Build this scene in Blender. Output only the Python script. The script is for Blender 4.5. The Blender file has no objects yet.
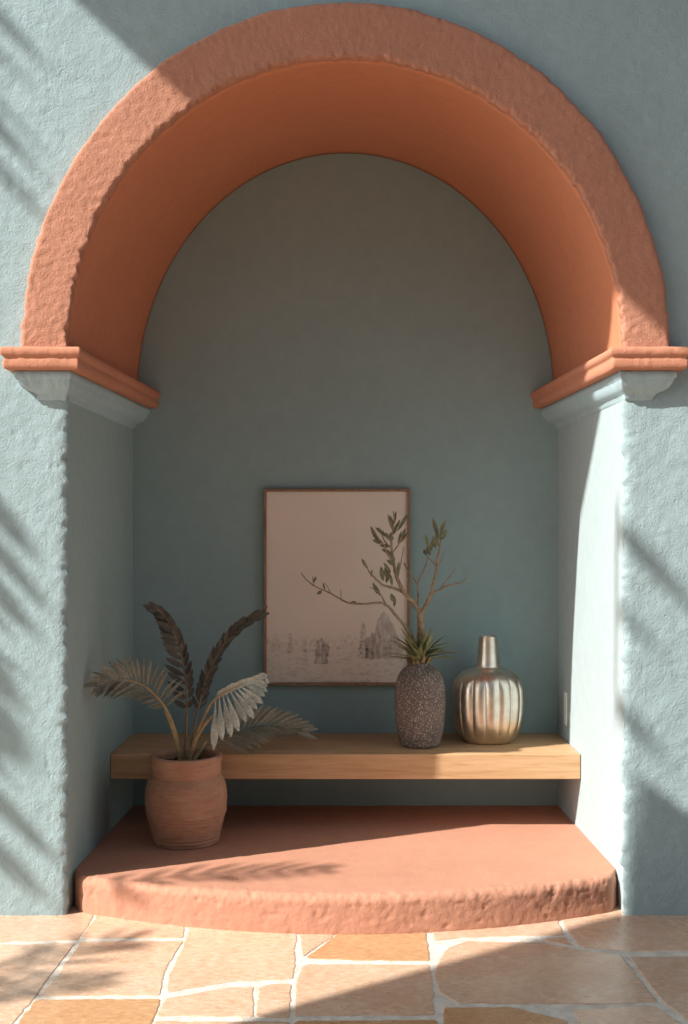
import bpy, bmesh, math, random
from mathutils import Vector, Matrix, noise
import numpy as np

random.seed(7)
C = bpy.context.scene.collection
PI = math.pi

# ------------------------------------------------------------------ camera
CAM_D, ZC, F = 3.08, 1.074, 1078.0      # distance to the front wall, eye height, focal length in pixels
PX0, PY0 = 345.5, 540.0


def P(px, py, Y):
    d = CAM_D + Y
    return Vector(((px - PX0) * d / F, Y, ZC - (py - PY0) * d / F))


def PF(px, py):                          # a point of the floor (z = 0)
    d = ZC * F / (py - PY0)
    return ((px - PX0) * d / F, d - CAM_D)


cam_data = bpy.data.cameras.new('camera')
cam_data.sensor_fit = 'VERTICAL'
cam_data.sensor_height = 36.0
cam_data.lens = 36.0 * F / 1024.0
cam_data.shift_x = -(PX0 - 344.0) / 1024.0
cam_data.shift_y = (PY0 - 512.0) / 1024.0
cam_data.clip_start = 0.05
cam = bpy.data.objects.new('camera', cam_data)
cam.location = (0, -CAM_D, ZC)
cam.rotation_euler = (PI / 2, 0, 0)
C.objects.link(cam)
bpy.context.scene.camera = cam

SUN = Vector((1.0, 0.515, -0.936))       # direction the sunlight travels

# ------------------------------------------------------------------ helpers


def link(name, me, mats, parent=None, smooth=True):
    o = bpy.data.objects.new(name, me)
    for m in (mats if isinstance(mats, (list, tuple)) else [mats]):
        me.materials.append(m)
    if smooth:
        me.shade_smooth()
    C.objects.link(o)
    if parent is not None:
        o.parent = parent
        o.location = -parent.location
    return o


def mesh(name, verts, faces, mats, parent=None, smooth=True, fix=False):
    me = bpy.data.meshes.new(name)
    me.from_pydata([tuple(v) for v in verts], [], faces)
    me.validate()
    if fix:
        bm = bmesh.new()
        bm.from_mesh(me)
        bmesh.ops.recalc_face_normals(bm, faces=bm.faces)
        bm.to_mesh(me)
        bm.free()
    me.update()
    return link(name, me, mats, parent, smooth)


def tag(o, label=None, cat=None, group=None, kind=None):
    if label: o['label'] = label
    if cat: o['category'] = cat
    if group: o['group'] = group
    if kind: o['kind'] = kind
    return o


def thing(name, label, cat, loc, group=None):
    o = bpy.data.objects.new(name, None)
    o.empty_display_size = 0.1
    o.location = loc
    C.objects.link(o)
    return tag(o, label, cat, group)


def fbm(x, y, z=0.0, octv=4, sc=1.0):
    return noise.fractal(Vector((x, y, z)) * sc, 0.9, 2.1, octv)


def grid_faces(nu, nv, wrap=False):
    f = []
    for i in range(nu if wrap else nu - 1):
        a = i * nv
        b = ((i + 1) % nu) * nv
        for j in range(nv - 1):
            f.append((a + j, b + j, b + j + 1, a + j + 1))
    return f


def lathe(prof, n, cx, cy, rfun=None):
    v = []
    for i in range(n):
        t = 2 * PI * i / n
        for k, (r, z) in enumerate(prof):
            rr = r if rfun is None else rfun(r, z, t)
            v.append((cx + rr * math.cos(t), cy + rr * math.sin(t), z))
    return v, grid_faces(n, len(prof), True)


def smooth_path(pts, n):
    """Catmull-Rom through 3-D points (or any tuples)."""
    pts = [Vector(p) for p in pts]
    q = [pts[0] * 2 - pts[1]] + pts + [pts[-1] * 2 - pts[-2]]
    out = []
    m = len(pts) - 1
    for i in range(n):
        t = i / (n - 1) * m
        k = min(int(t), m - 1)
        u = t - k
        p0, p1, p2, p3 = q[k:k + 4]
        out.append(0.5 * ((2 * p1) + (p2 - p0) * u + (2 * p0 - 5 * p1 + 4 * p2 - p3) * u * u
                          + (3 * p1 - p0 - 3 * p2 + p3) * u ** 3))
    return out


class MB:
    def __init__(self):
        self.v, self.f, self.m = [], [], []

    def add(self, v, f, mi=0):
        b = len(self.v)
        self.v += [tuple(x) for x in v]
        self.f += [tuple(b + i for i in q) for q in f]
        self.m += [mi] * len(f)

    def tube(self, pts, rad, n=7, mi=0, jit=0.0):
        pts = [Vector(p) for p in pts]
        v = []
        ref = Vector((0.13, -1, 0.21)).normalized()
        for i, p in enumerate(pts):
            t = (pts[min(i + 1, len(pts) - 1)] - pts[max(i - 1, 0)]).normalized()
            a = t.cross(ref)
            if a.length < 1e-4:
                a = t.cross(Vector((1, 0, 0)))
            a.normalize()
            b = t.cross(a)
            r = rad(i / (len(pts) - 1)) if callable(rad) else rad
            for k in range(n):
                w = 2 * PI * k / n
                rr = r * (1 + jit * (random.random() - 0.5))
                v.append(p + (a * math.cos(w) + b * math.sin(w)) * rr)
        f = []
        for i in range(len(pts) - 1):
            for k in range(n):
                f.append((i * n + k, i * n + (k + 1) % n, (i + 1) * n + (k + 1) % n, (i + 1) * n + k))
        f.append(tuple(range(n - 1, -1, -1)))
        f.append(tuple((len(pts) - 1) * n + k for k in range(n)))
        self.add(v, f, mi)

    def blade(self, base, d, nrm, L, W, droop=0.0, fold=0.35, curl=Vector((0, 0, -1)), mi=0, segs=6, wpos=0.4, blunt=0.0):
        """a pointed leaf: from base along d, flat side facing nrm"""
        d = d.normalized()
        s = d.cross(nrm).normalized()
        nn = s.cross(d).normalized()
        v = []
        for i in range(segs + 1):
            t = i / segs
            p = base + d * (L * t) + curl * (droop * L * t * t)
            w = W * (max(0.0, math.sin(PI * min(1, t ** (math.log(0.5) / math.log(wpos))))) ** 0.75 + blunt * (t > 0.5) * 0.6 + 0.10 * (1 - t))
            v += [p - s * w * 0.5 + nn * w * fold * 0.5, p, p + s * w * 0.5 + nn * w * fold * 0.5]
        f = []
        for i in range(segs):
            a = i * 3
            f += [(a, a + 1, a + 4, a + 3), (a + 1, a + 2, a + 5, a + 4)]
        self.add(v, f, mi)

    def build(self, name, mats, parent=None, smooth=True):
        o = mesh(name, self.v, self.f, mats, None, smooth)
        if len(set(self.m)) > 1 and len(o.data.polygons) == len(self.m):
            o.data.polygons.foreach_set('material_index', self.m)
        if parent is not None:
            o.parent = parent
            o.location = -parent.location
        return o


def box_bm(x0, x1, y0, y1, z0, z1, bev=0.003, segs=2):
    bm = bmesh.new()
    bmesh.ops.create_cube(bm, size=1)
    for v in bm.verts:
        v.co = Vector(((x0 + x1) / 2 + v.co.x * (x1 - x0), (y0 + y1) / 2 + v.co.y * (y1 - y0), (z0 + z1) / 2 + v.co.z * (z1 - z0)))
    if bev:
        bmesh.ops.bevel(bm, geom=bm.edges[:], offset=bev, segments=segs, affect='EDGES', profile=0.5)
    return bm


def box(name, dims, mat, parent=None, bev=0.003, smooth=False):
    bm = box_bm(*dims, bev=bev)
    me = bpy.data.meshes.new(name)
    bm.to_mesh(me)
    bm.free()
    return link(name, me, mat, parent, smooth)


# ------------------------------------------------------------------ materials
def srgb(r, g, b):
    f = lambda c: (c / 255 / 12.92) if c / 255 <= 0.04045 else ((c / 255 + 0.055) / 1.055) ** 2.4
    return (f(r), f(g), f(b), 1.0)


class NT:
    def __init__(self, name):
        self.mat = bpy.data.materials.new(name)
        self.mat.use_nodes = True
        self.nt = self.mat.node_tree
        self.b = self.nt.nodes['Principled BSDF']
        self.co = self.nt.nodes.new('ShaderNodeTexCoord').outputs['Object']

    def n(self, typ, **kw):
        nd = self.nt.nodes.new(typ)
        for k, v in kw.items():
            if k.startswith('i_'):
                nd.inputs[k[2:].replace('_', ' ')].default_value = v
            else:
                setattr(nd, k, v)
        return nd

    def l(self, a, b):
        self.nt.links.new(a, b)

    def mapping(self, scale, rot=(0, 0, 0)):
        m = self.n('ShaderNodeMapping')
        m.inputs['Scale'].default_value = scale
        m.inputs['Rotation'].default_value = rot
        self.l(self.co, m.inputs['Vector'])
        return m.outputs['Vector']

    def noise(self, scale, detail=4, rough=0.55, vec=None, dist=0.0):
        t = self.n('ShaderNodeTexNoise')
        t.inputs['Scale'].default_value = scale
        t.inputs['Detail'].default_value = detail
        t.inputs['Roughness'].default_value = rough
        t.inputs['Distortion'].default_value = dist
        self.l(vec if vec is not None else self.co, t.inputs['Vector'])
        return t.outputs['Fac']

    def ramp(self, fac, stops):
        r = self.n('ShaderNodeValToRGB')
        e = r.color_ramp.elements
        while len(e) < len(stops):
            e.new(0.5)
        for el, (p, c) in zip(e, stops):
            el.position = p
            el.color = c if len(c) == 4 else (*c, 1)
        self.l(fac, r.inputs['Fac'])
        return r.outputs['Color']

    def mix(self, fac, a, b, blend='MIX'):
        m = self.n('ShaderNodeMix', data_type='RGBA', blend_type=blend)
        for sock, v in ((m.inputs[0], fac), (m.inputs[6], a), (m.inputs[7], b)):
            if isinstance(v, (int, float)):
                sock.default_value = v
            elif isinstance(v, tuple):
                sock.default_value = v
            else:
                self.l(v, sock)
        return m.outputs[2]

    def math(self, op, a, b=0.0):
        m = self.n('ShaderNodeMath', operation=op)
        for s, v in ((m.inputs[0], a), (m.inputs[1], b)):
            if isinstance(v, (int, float)):
                s.default_value = v
            else:
                self.l(v, s)
        return m.outputs[0]

    def bump(self, *hs):
        prev = None
        for h, strength, dist in hs:
            b = self.n('ShaderNodeBump')
            b.inputs['Strength'].default_value = strength
            b.inputs['Distance'].default_value = dist
            self.l(h, b.inputs['Height'])
            if prev is not None:
                self.l(prev, b.inputs['Normal'])
            prev = b.outputs['Normal']
        self.l(prev, self.b.inputs['Normal'])

    def done(self, color=None, rough=0.8, metal=0.0, spec=0.3):
        if color is not None:
            if isinstance(color, tuple):
                self.b.inputs['Base Color'].default_value = color
            else:
                self.l(color, self.b.inputs['Base Color'])
        if isinstance(rough, (int, float)):
            self.b.inputs['Roughness'].default_value = rough
        else:
            self.l(rough, self.b.inputs['Roughness'])
        self.b.inputs['Metallic'].default_value = metal
        self.b.inputs['Specular IOR Level'].default_value = spec
        return self.mat


def mul(c, k):
    return (c[0] * k, c[1] * k, c[2] * k, 1.0)


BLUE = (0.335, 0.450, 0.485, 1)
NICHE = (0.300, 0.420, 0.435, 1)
CORAL = (0.490, 0.235, 0.160, 1)


def plaster(name, col, rough_amt=1.0, grain=1.0, var=0.12):
    t = NT(name)
    a = t.noise(2.2, 5, 0.6)
    b = t.noise(26, 4, 0.6)
    c = t.ramp(a, [(0.3, mul(col, 1 - var)), (0.7, mul(col, 1 + var))])
    c = t.mix(0.35, c, t.ramp(b, [(0.3, mul(col, 0.86)), (0.72, mul(col, 1.12))]))
    fine = t.noise(150, 4, 0.65)
    mid = t.noise(68, 5, 0.7)
    pit = t.ramp(t.noise(38, 4, 0.7, dist=1.2), [(0.34, (0, 0, 0)), (0.44, (1, 1, 1))])
    t.bump((mid, 0.6 * rough_amt, 0.0042), (pit, 0.55 * rough_amt, 0.004), (fine, 0.9 * grain, 0.003))
    return t.done(c, 0.9, 0, 0.2)


M_front = plaster('rough_blue_plaster', BLUE, 0.55, 0.7, 0.07)
M_mold = plaster('blue_molding_plaster', (0.40, 0.545, 0.60, 1), 0.35, 0.5, 0.05)
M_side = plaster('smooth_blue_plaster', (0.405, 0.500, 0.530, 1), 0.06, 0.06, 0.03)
M_left = plaster('smooth_shade_toned_plaster', (0.345, 0.465, 0.470, 1), 0.06, 0.06, 0.03)  # left copy of the side plaster, darkened to put shade into its colour
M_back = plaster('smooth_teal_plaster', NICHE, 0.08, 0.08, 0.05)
M_ring = plaster('rough_coral_plaster', CORAL, 0.55, 0.9, 0.10)
M_soffit = plaster('smooth_coral_plaster', (0.590, 0.240, 0.135, 1), 0.08, 0.08, 0.05)
M_cornice = plaster('coral_cornice_plaster', (0.550, 0.250, 0.160, 1), 0.30, 0.5, 0.08)
M_step = plaster('coral_step_plaster', (0.530, 0.265, 0.180, 1), 0.16, 0.5, 0.10)
M_dark = plaster('added_wall_plaster', (0.44, 0.41, 0.38, 1), 0.3, 0.3, 0.1)

# stones: colour comes from a per-stone attribute plus noise
t = NT('terracotta_flagstone')
att = t.n('ShaderNodeAttribute', attribute_name='tint')
n1 = t.noise(5.5, 6, 0.62)
n2 = t.noise(40, 5, 0.7, t.mapping((1, 2.4, 1)))
base = t.ramp(n1, [(0.30, (0.600, 0.335, 0.190, 1)), (0.50, (0.68, 0.46, 0.315, 1)), (0.70, (0.76, 0.59, 0.45, 1))])
base = t.mix(0.58, base, t.ramp(n2, [(0.30, (0.46, 0.26, 0.15, 1)), (0.52, (0.70, 0.48, 0.33, 1)), (0.72, (0.84, 0.72, 0.59, 1))]))
base = t.mix(1.0, base, att.outputs['Color'], 'MULTIPLY')
rg = t.ramp(t.noise(9, 4, 0.6), [(0.3, (0.16,) * 3), (0.7, (0.36,) * 3)])
t.bump((t.noise(14, 4, 0.6), 0.25, 0.006), (t.noise(120, 4, 0.6), 0.2, 0.0015))
M_stone = t.done(base, rg, 0, 0.5)

t = NT('pale_grout')
t.bump((t.noise(90, 4, 0.65), 0.7, 0.004))
M_grout = t.done(t.ramp(t.noise(30, 4), [(0.3, (0.52, 0.475, 0.42, 1)), (0.6, (0.70, 0.665, 0.61, 1))]), 0.9)

# shelf wood
t = NT('oak_wood')
v = t.mapping((1.6, 22, 22))
g1 = t.noise(2.2, 6, 0.6, v, 0.8)
g2 = t.noise(9, 5, 0.7, t.mapping((1.2, 60, 60)))
c = t.ramp(g1, [(0.30, (0.44, 0.26, 0.125, 1)), (0.5, (0.60, 0.385, 0.210, 1)), (0.70, (0.70, 0.480, 0.290, 1))])
c = t.mix(0.3, c, t.ramp(g2, [(0.35, (0.30, 0.15, 0.07, 1)), (0.6, (0.62, 0.39, 0.22, 1))]))
t.bump((g2, 0.2, 0.001))
M_wood = t.done(c, 0.5, 0, 0.35)

t = NT('picture_frame_wood')
g = t.noise(12, 5, 0.6, t.mapping((6, 6, 1.5)))
M_frame = t.done(t.ramp(g, [(0.3, (0.22, 0.125, 0.075, 1)), (0.7, (0.36, 0.225, 0.145, 1))]), 0.5)

t = NT('etched_paper')
att = t.n('ShaderNodeAttribute', attribute_name='ink')
grain = t.ramp(t.noise(420, 2), [(0.3, (0.93,) * 3), (0.7, (1.0,) * 3)])
M_print = t.done(t.mix(1.0, att.outputs['Color'], grain, 'MULTIPLY'), 0.75, 0, 0.2)

# terracotta pot
t = NT('weathered_terracotta')
a = t.noise(9, 5, 0.65)
b = t.noise(20, 5, 0.7, t.mapping((1, 1, 5)))
c = t.ramp(a, [(0.3, (0.43, 0.230, 0.150, 1)), (0.7, (0.66, 0.420, 0.305, 1))])
c = t.mix(0.45, c, t.ramp(b, [(0.32, (0.36, 0.16, 0.09, 1)), (0.58, (0.56, 0.30, 0.19, 1)), (0.75, (0.68, 0.47, 0.35, 1))]))
t.bump((t.noise(40, 5, 0.7, t.mapping((0.35, 0.35, 4))), 0.9, 0.006), (t.noise(300, 3), 0.4, 0.001))
M_pot = t.done(c, 0.85)

t = NT('dark_soil')
t.bump((t.noise(90, 4), 0.9, 0.01))
M_soil = t.done(t.ramp(t.noise(60, 4), [(0.3, (0.012, 0.009, 0.007, 1)), (0.7, (0.05, 0.035, 0.025, 1))]), 0.95)


def leafmat(name, dark, light, rough=0.5, scale=12):
    t = NT(name)
    c = t.ramp(t.noise(scale, 4, 0.6), [(0.3, dark), (0.7, light)])
    c2 = t.mix(0.4, c, t.ramp(t.noise(160, 2), [(0.35, mul(dark, 0.8)), (0.65, light)]))
    t.bump((t.noise(200, 2), 0.2, 0.001))
    return t.done(c2, rough, 0, 0.4)


M_leafdark = leafmat('dark_brown_green_leaf', (0.050, 0.050, 0.043, 1), (0.125, 0.120, 0.100, 1))
M_leafgrey = leafmat('grey_green_leaf', (0.130, 0.125, 0.095, 1), (0.42, 0.40, 0.31, 1))
M_leafsilver = leafmat('silvery_leaf', (0.24, 0.255, 0.22, 1), (0.66, 0.68, 0.60, 1), 0.42)
M_stalk = leafmat('tan_stalk', (0.27, 0.19, 0.09, 1), (0.52, 0.40, 0.21, 1), 0.55, 30)
M_rib = leafmat('brown_midrib', (0.17, 0.105, 0.065, 1), (0.30, 0.20, 0.12, 1), 0.6, 30)
M_bark = leafmat('brown_bark', (0.16, 0.10, 0.06, 1), (0.48, 0.36, 0.24, 1), 0.8, 45)
M_olive = leafmat('olive_leaf', (0.075, 0.085, 0.042, 1), (0.24, 0.235, 0.13, 1), 0.5, 40)
M_spike = leafmat('spiky_leaf', (0.11, 0.13, 0.05, 1), (0.36, 0.38, 0.18, 1), 0.5, 25)

# speckled vase
t = NT('speckled_stoneware')
vor = t.n('ShaderNodeTexVoronoi', feature='F1')
vor.inputs['Scale'].default_value = 175
t.l(t.co, vor.inputs['Vector'])
sp = t.ramp(vor.outputs['Distance'], [(0.30, (1, 1, 1, 1)), (0.46, (0, 0, 0, 1))])
sel = t.ramp(t.noise(90, 2), [(0.36, (0.12, 0.12, 0.12, 1)), (0.60, (0.9, 0.9, 0.9, 1))])
fac = t.mix(1.0, sp, sel, 'MULTIPLY')
c = t.mix(fac, t.ramp(t.noise(14, 4), [(0.3, (0.125, 0.100, 0.090, 1)), (0.7, (0.195, 0.155, 0.140, 1))]), (0.60, 0.49, 0.42, 1))
t.bump((vor.outputs['Distance'], 0.8, 0.004), (t.noise(250, 3), 0.5, 0.0015))
M_speck = t.done(c, 0.75)

# silver vase
t = NT('hammered_silver_metal')
vor = t.n('ShaderNodeTexVoronoi', feature='F1')
vor.inputs['Scale'].default_value = 210
t.l(t.co, vor.inputs['Vector'])
c = t.ramp(t.noise(16, 5, 0.65), [(0.3, (0.62, 0.54, 0.44, 1)), (0.65, (0.86, 0.79, 0.69, 1))])
r = t.ramp(t.noise(40, 4), [(0.3, (0.28,) * 3), (0.7, (0.40,) * 3)])
t.bump((vor.outputs['Distance'], 0.28, 0.0014), (t.noise(60, 3), 0.10, 0.0015))
M_silver = t.done(c, r, 1.0)

t = NT('white_strip')
M_strip = t.done((0.8, 0.84, 0.84, 1), 0.3)

t = NT('shadow_sheet_canvas')
M_canvas = t.done(t.ramp(t.noise(50, 3), [(0.3, (0.42, 0.38, 0.33, 1)), (0.7, (0.5, 0.46, 0.4, 1))]), 0.9)

# ------------------------------------------------------------------ front wall (one plaster sheet with the niche cut out)
RX, RZ = 0.840, 0.893      # ellipse on which the wall sheet ends, hidden behind the coral band
SPR = 1.618                # height of the springing line


def make_front():
    xs = []
    x = 0.0
    inner = 0.80
    right = []
    x = inner
    while x < 0.86:
        right.append(x); x += 0.0035
    while x < 1.25:
        right.append(x); x += 0.0075
    while x < 3.2:
        right.append(x); x += 0.10
    mid = list(np.linspace(-inner, inner, 150))[1:-1]
    xs = [-a for a in reversed(right)] + mid + right
    zs = list(np.arange(0.0, 2.72, 0.0068)) + [2.75, 2.85, 3.0, 3.2]
    nx, nz = len(xs), len(zs)
    verts = []
    idx = {}

    def disp(x, z):
        d = 0.0025 * fbm(x, z, 0.3, 3, 3.0) + 0.0010 * fbm(x, z, 5.3, 4, 17.0)
        w = fbm(x, z, 9.1, 3, 7.0)
        d += 0.0008 * fbm(x, z, 2.7, 3, 55.0)
        d -= 0.0060 * max(0.0, fbm(x, z, 3.7, 3, 30.0) - 0.25) * max(0.0, w + 0.15)
        return d

    def inside(x, z):
        if z < SPR:
            return abs(x) < inner - 1e-6
        return (x / RX) ** 2 + ((z - SPR) / RZ) ** 2 < 1.0

    def vert(i, j):
        k = (i, j)
        if k in idx:
            return idx[k]
        x, z = xs[i], zs[j]
        y = -disp(x, z)
        if z < SPR:
            e = abs(x) - inner
            if e < 0.03:                       # worn, rounded arris
                s = 1 if x > 0 else -1
                chip = 0.0025 + 0.0040 * fbm(x * 0.3, z, 3.0, 4, 14.0) + 0.0075 * fbm(1.3, z, 7.7, 4, 42.0)
                q = 1 - e / 0.03
                y += 0.008 * q ** 4 + 0.006 * q * max(0, fbm(x, z, 1.1, 3, 40))
                x -= s * chip * q ** 2 * 1.4
        idx[k] = len(verts)
        verts.append((x, y, z))
        return idx[k]

    faces = []
    for i in range(nx - 1):
        for j in range(nz - 1):
            cx, cz = (xs[i] + xs[i + 1]) / 2, (zs[j] + zs[j + 1]) / 2
            if inside(cx, cz):
                continue
            faces.append((vert(i, j), vert(i + 1, j), vert(i + 1, j + 1), vert(i, j + 1)))
    # the arris turns into the niche
    for s in (-1, 1):
        i = xs.index(s * inner) if s * inner in xs else min(range(nx), key=lambda q: abs(xs[q] - s * inner))
        prev = None
        for j in range(nz):
            if zs[j] >= SPR:
                break
            a = vert(i, j)
            vx, vy, vz = verts[a]
            b = len(verts)
            verts.append((s * 0.800 + 0.2 * (vx - s * 0.8), 0.022 + 0.006 * fbm(2.2, vz, s, 3, 20), vz))
            c = len(verts)
            verts.append((s * 0.812, 0.034, vz))
            if prev:
                q = [(prev[0], prev[1], b, a), (prev[1], prev[2], c, b)]
                if s > 0:
                    q = [tuple(reversed(k)) for k in q]
                faces += q
            prev = (a, b, c)
    o = mesh('wall_front', verts, faces, M_front)
    tag(o, kind='structure')


make_front()
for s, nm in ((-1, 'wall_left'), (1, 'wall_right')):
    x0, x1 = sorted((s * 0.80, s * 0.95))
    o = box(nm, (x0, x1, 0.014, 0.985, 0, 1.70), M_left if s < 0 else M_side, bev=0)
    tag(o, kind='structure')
o = box('wall_back', (-1.4, 1.4, 0.98, 1.12, 0, 3.0), M_back, bev=0)
tag(o, kind='structure')
# unseen wall added behind the viewer to cut skylight and fill reflections
o = box('wall_added_behind', (-7, 7, -7.2, -7.0, 0, 3.4), M_dark, bev=0)
tag(o, kind='structure')

# ------------------------------------------------------------------ arch: rough band and smooth soffit
arch = thing('arch_surround', 'rough terracotta plaster arch band framing the top of the blue niche', 'arch', (0, 0, SPR))
IN_A, IN_B = 0.785, 0.819
OUT_A, OUT_B = 0.917, 0.977
BK_A, BK_B = 0.782, 0.912


def make_ring():
    n = 560
    prof = []       # (u 0 inner .. 1 outer, y, edge weight)
    prof += [(0.05, -0.010, 0), (0.012, -0.014, 0.4), (0.0, -0.018, 0.9), (0.0, -0.034, 1.2), (0.012, -0.0395, 1.2), (0.035, -0.041, 0.8)]
    for k in range(1, 20):
        prof.append((0.035 + 0.925 * k / 20, -0.041, 0.15 if 3 < k < 17 else 0.35))
    prof += [(0.965, -0.039, 0.7), (0.992, -0.032, 1.0), (1.0, -0.02, 0.9), (1.0, 0.0, 0.5), (1.0, 0.02, 0)]
    v = []
    for i in range(n):
        th = -0.05 + (PI + 0.10) * i / (n - 1)
        c, s = math.cos(th), math.sin(th)
        ji = 0.004 * fbm(c * 2, s * 2, 1.0, 4, 6) + 0.006 * fbm(c, s, 8.0, 3, 42)
        jo = 0.004 * fbm(c * 2, s * 2, 4.0, 4, 6) + 0.003 * fbm(c, s, 6.0, 3, 38)
        for (u, y, w) in prof:
            a = IN_A + (OUT_A - IN_A) * u
            b = IN_B + (OUT_B - IN_B) * u
            j = ji * w if u < 0.5 else jo * w
            x, z = (a + j) * c, SPR + (b + j) * s
            d = 0
            if y < -0.01:
                d = 0.0015 * fbm(x, z, 2.0, 4, 8) + 0.0016 * fbm(x, z, 5.0, 4, 60) + 0.008 * w * min(0, fbm(x, z, 7.0, 3, 50))
            v.append((x, y - d, z))
    mesh('band', v, grid_faces(n, len(prof)), M_ring, arch, fix=False)
    # soffit
    n2, m2 = 160, 26
    v = []
    for i in range(n2):
        th = -0.06 + (PI + 0.12) * i / (n2 - 1)
        c, s = math.cos(th), math.sin(th)
        for k in range(m2):
            u = k / (m2 - 1)
            y = -0.016 + 0.999 * u
            a = IN_A + 0.003 + (BK_A - IN_A - 0.003) * u
            b = IN_B + 0.003 + (BK_B - IN_B - 0.003) * u
            v.append((a * c, y, SPR + b * s))
        for k in range(m2 - 1, -1, -1):          # outer shell, closes the vault
            u = k / (m2 - 1)
            v.append(((BK_A + 0.10) * c, 0.02 + 0.955 * u, SPR + (BK_B + 0.11) * s))
    f = []
    L = 2 * m2
    for i in range(n2 - 1):
        for k in range(L):
            f.append((i * L + k, (i + 1) * L + k, (i + 1) * L + (k + 1) % L, i * L + (k + 1) % L))
    mesh('soffit', v, f, M_soffit, arch, fix=True)


make_ring()

# ------------------------------------------------------------------ capitals


def sweep(profile, s, xo, yb, amp, seed, fr0, qk):
    """profile: (offset, z) bottom to top; plan path: outer end, front, inner side back to the niche wall"""
    XI = 0.801
    path = []
    N1, N2, N3 = 10, 46, 70
    verts, nu = [], 0
    cols = []
    for k in range(N1):
        cols.append(('o', k / (N1 - 1)))
    for k in range(1, N2):
        cols.append(('f', k / (N2 - 1)))
    for k in range(1, N3):
        cols.append(('i', k / (N3 - 1)))
    for (seg, u) in cols:
        for (q, z) in profile:
            qy = 0.62 * q
            fr = lambda Y: fr0 * (1 - max(0, Y) / yb) * min(1, q / qk)
            if seg == 'o':
                x, y = xo + q, 0.012 + (-qy - 0.012) * u
            elif seg == 'f':
                xa, xb = xo + q, XI - q + fr(0)
                x, y = xa + (xb - xa) * u, -qy
            else:
                y = -qy + (yb + qy) * u
                x = XI - q + fr(y)
            zz = z + 0.017 * max(0, y) / yb
            d1 = amp * (fbm(x + seed, y, z, 4, 22) + 0.8 * fbm(x + seed, y, z, 3, 60))
            if seg == 'i':
                d1 *= max(0.15, 1 - u * 3)
            if q < 0.004:
                d1 = 0
            x += -d1 if seg == 'i' else (d1 if seg == 'o' else 0)
            y += -d1 if seg == 'f' else 0
            verts.append((s * x, y, zz + 0.3 * d1))
        nu += 1
    f = grid_faces(nu, len(profile))
    if s < 0:
        f = [tuple(reversed(q)) for q in f]
    # end cap at the back wall is buried; cap outer end is the wall
    return verts, f


def capital(s, label):
    root = thing('capital', label, 'capital', (s * 0.80, 0, 1.48), 'capitals under the arch')
    slab = [(-0.002, 1.553), (0.088, 1.553), (0.094, 1.556), (0.097, 1.566), (0.096, 1.576), (0.095, 1.580), (0.093, 1.583), (0.094, 1.587),
            (0.098, 1.590), (0.103, 1.594), (0.105, 1.602), (0.103, 1.610), (0.097, 1.6155), (0.070, 1.617), (0.03, 1.618), (-0.002, 1.6185)]
    v, f = sweep(slab, s, 0.864, 0.982, 0.0013, 1.0 + s, 0.045, 0.1)
    mesh('cornice', v, f, M_cornice, root)
    mold = [(-0.002, 1.472), (0.004, 1.475), (0.008, 1.480), (0.011, 1.487), (0.018, 1.493), (0.032, 1.498), (0.044, 1.506), (0.052, 1.516),
            (0.056, 1.526), (0.058, 1.530), (0.063, 1.533), (0.064, 1.540), (0.063, 1.5525), (0.04, 1.5528), (-0.002, 1.553)]
    v, f = sweep(mold, s, 0.872, 0.982, 0.0026, 4.0 + s, 0.036, 0.06)
    mesh('molding', v, f, M_mold, root)


capital(-1, 'coral cornice slab over blue molding capping the left pillar, in shade on its inner side')
capital(1, 'coral cornice slab over blue molding capping the right pillar, sunlit on its inner side')

# ------------------------------------------------------------------ curved step


def make_step():
    nu = 420
    XH = 0.799
    top_n = 46
    fr_n = 20
    v = []

    def yf(x):
        a = abs(x)
        y = -0.149 + 0.18 * (a / 0.772) ** 2
        if a > 0.745:
            y += 0.05 * ((a - 0.745) / 0.054) ** 2.2
        return y

    def ztop(Y):
        return 0.108 - 0.034 * (Y + 0.149) / 1.129

    R = 0.024
    for i in range(nu):
        u = -1 + 2 * i / (nu - 1)
        x = XH * math.sin(u * PI / 2) * 0.35 + XH * u * 0.65
        y0 = yf(x)
        nx = -(0.36 * x / 0.772 ** 2)
        nn = Vector((nx * -1, -1, 0)).normalized()
        nn = Vector((0.36 * x / 0.772 ** 2, -1, 0)).normalized()
        pts = []
        for k in range(top_n):
            w = k / (top_n - 1)
            w = 1 - (1 - w) ** 1.7
            Y = 0.979 + (y0 + R - 0.979) * w
            pts.append((x, Y, ztop(Y), (0, 0, 1), 0.10 if w < 0.97 else 0.4))
        for k in range(1, 8):
            a = PI / 2 * k / 8
            zc = ztop(y0 + R) - R
            nor = (nn.x * math.sin(a), nn.y * math.sin(a), math.cos(a))
            pts.append((x, y0 + R - R * math.sin(a), zc + R * math.cos(a), nor, 1.0))
        zc = ztop(y0 + R) - R
        for k in range(fr_n + 1):
            z = zc * (1 - k / fr_n)
            pts.append((x, y0, z, tuple(nn), 0.8 if k < 3 else 0.5))
        for (a, b, c, n, w) in pts:
            d = w * (0.0022 * fbm(a, b, c, 4, 9) + 0.0022 * fbm(a, b, c + 3, 4, 50))
            if w > 0.3:
                d -= 0.008 * w * max(0, fbm(a, b, c + 6, 3, 30) - 0.3)
            if w <= 0.1:
                d = 0.0010 * fbm(a, b, 1.0, 3, 6)
            if c < 1e-6:
                d = min(0, d)
            xx = max(-XH, min(XH, a + n[0] * d))
            v.append((xx, b + n[1] * d, c + n[2] * d))
    m = top_n + 7 + fr_n + 1
    f = [tuple(reversed(q)) for q in grid_faces(nu, m)]
    o = mesh('hearth_step', v, f, M_step)
    tag(o, 'low coral plaster step with curved worn front edge filling the niche bottom', 'step')


make_step()

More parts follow.
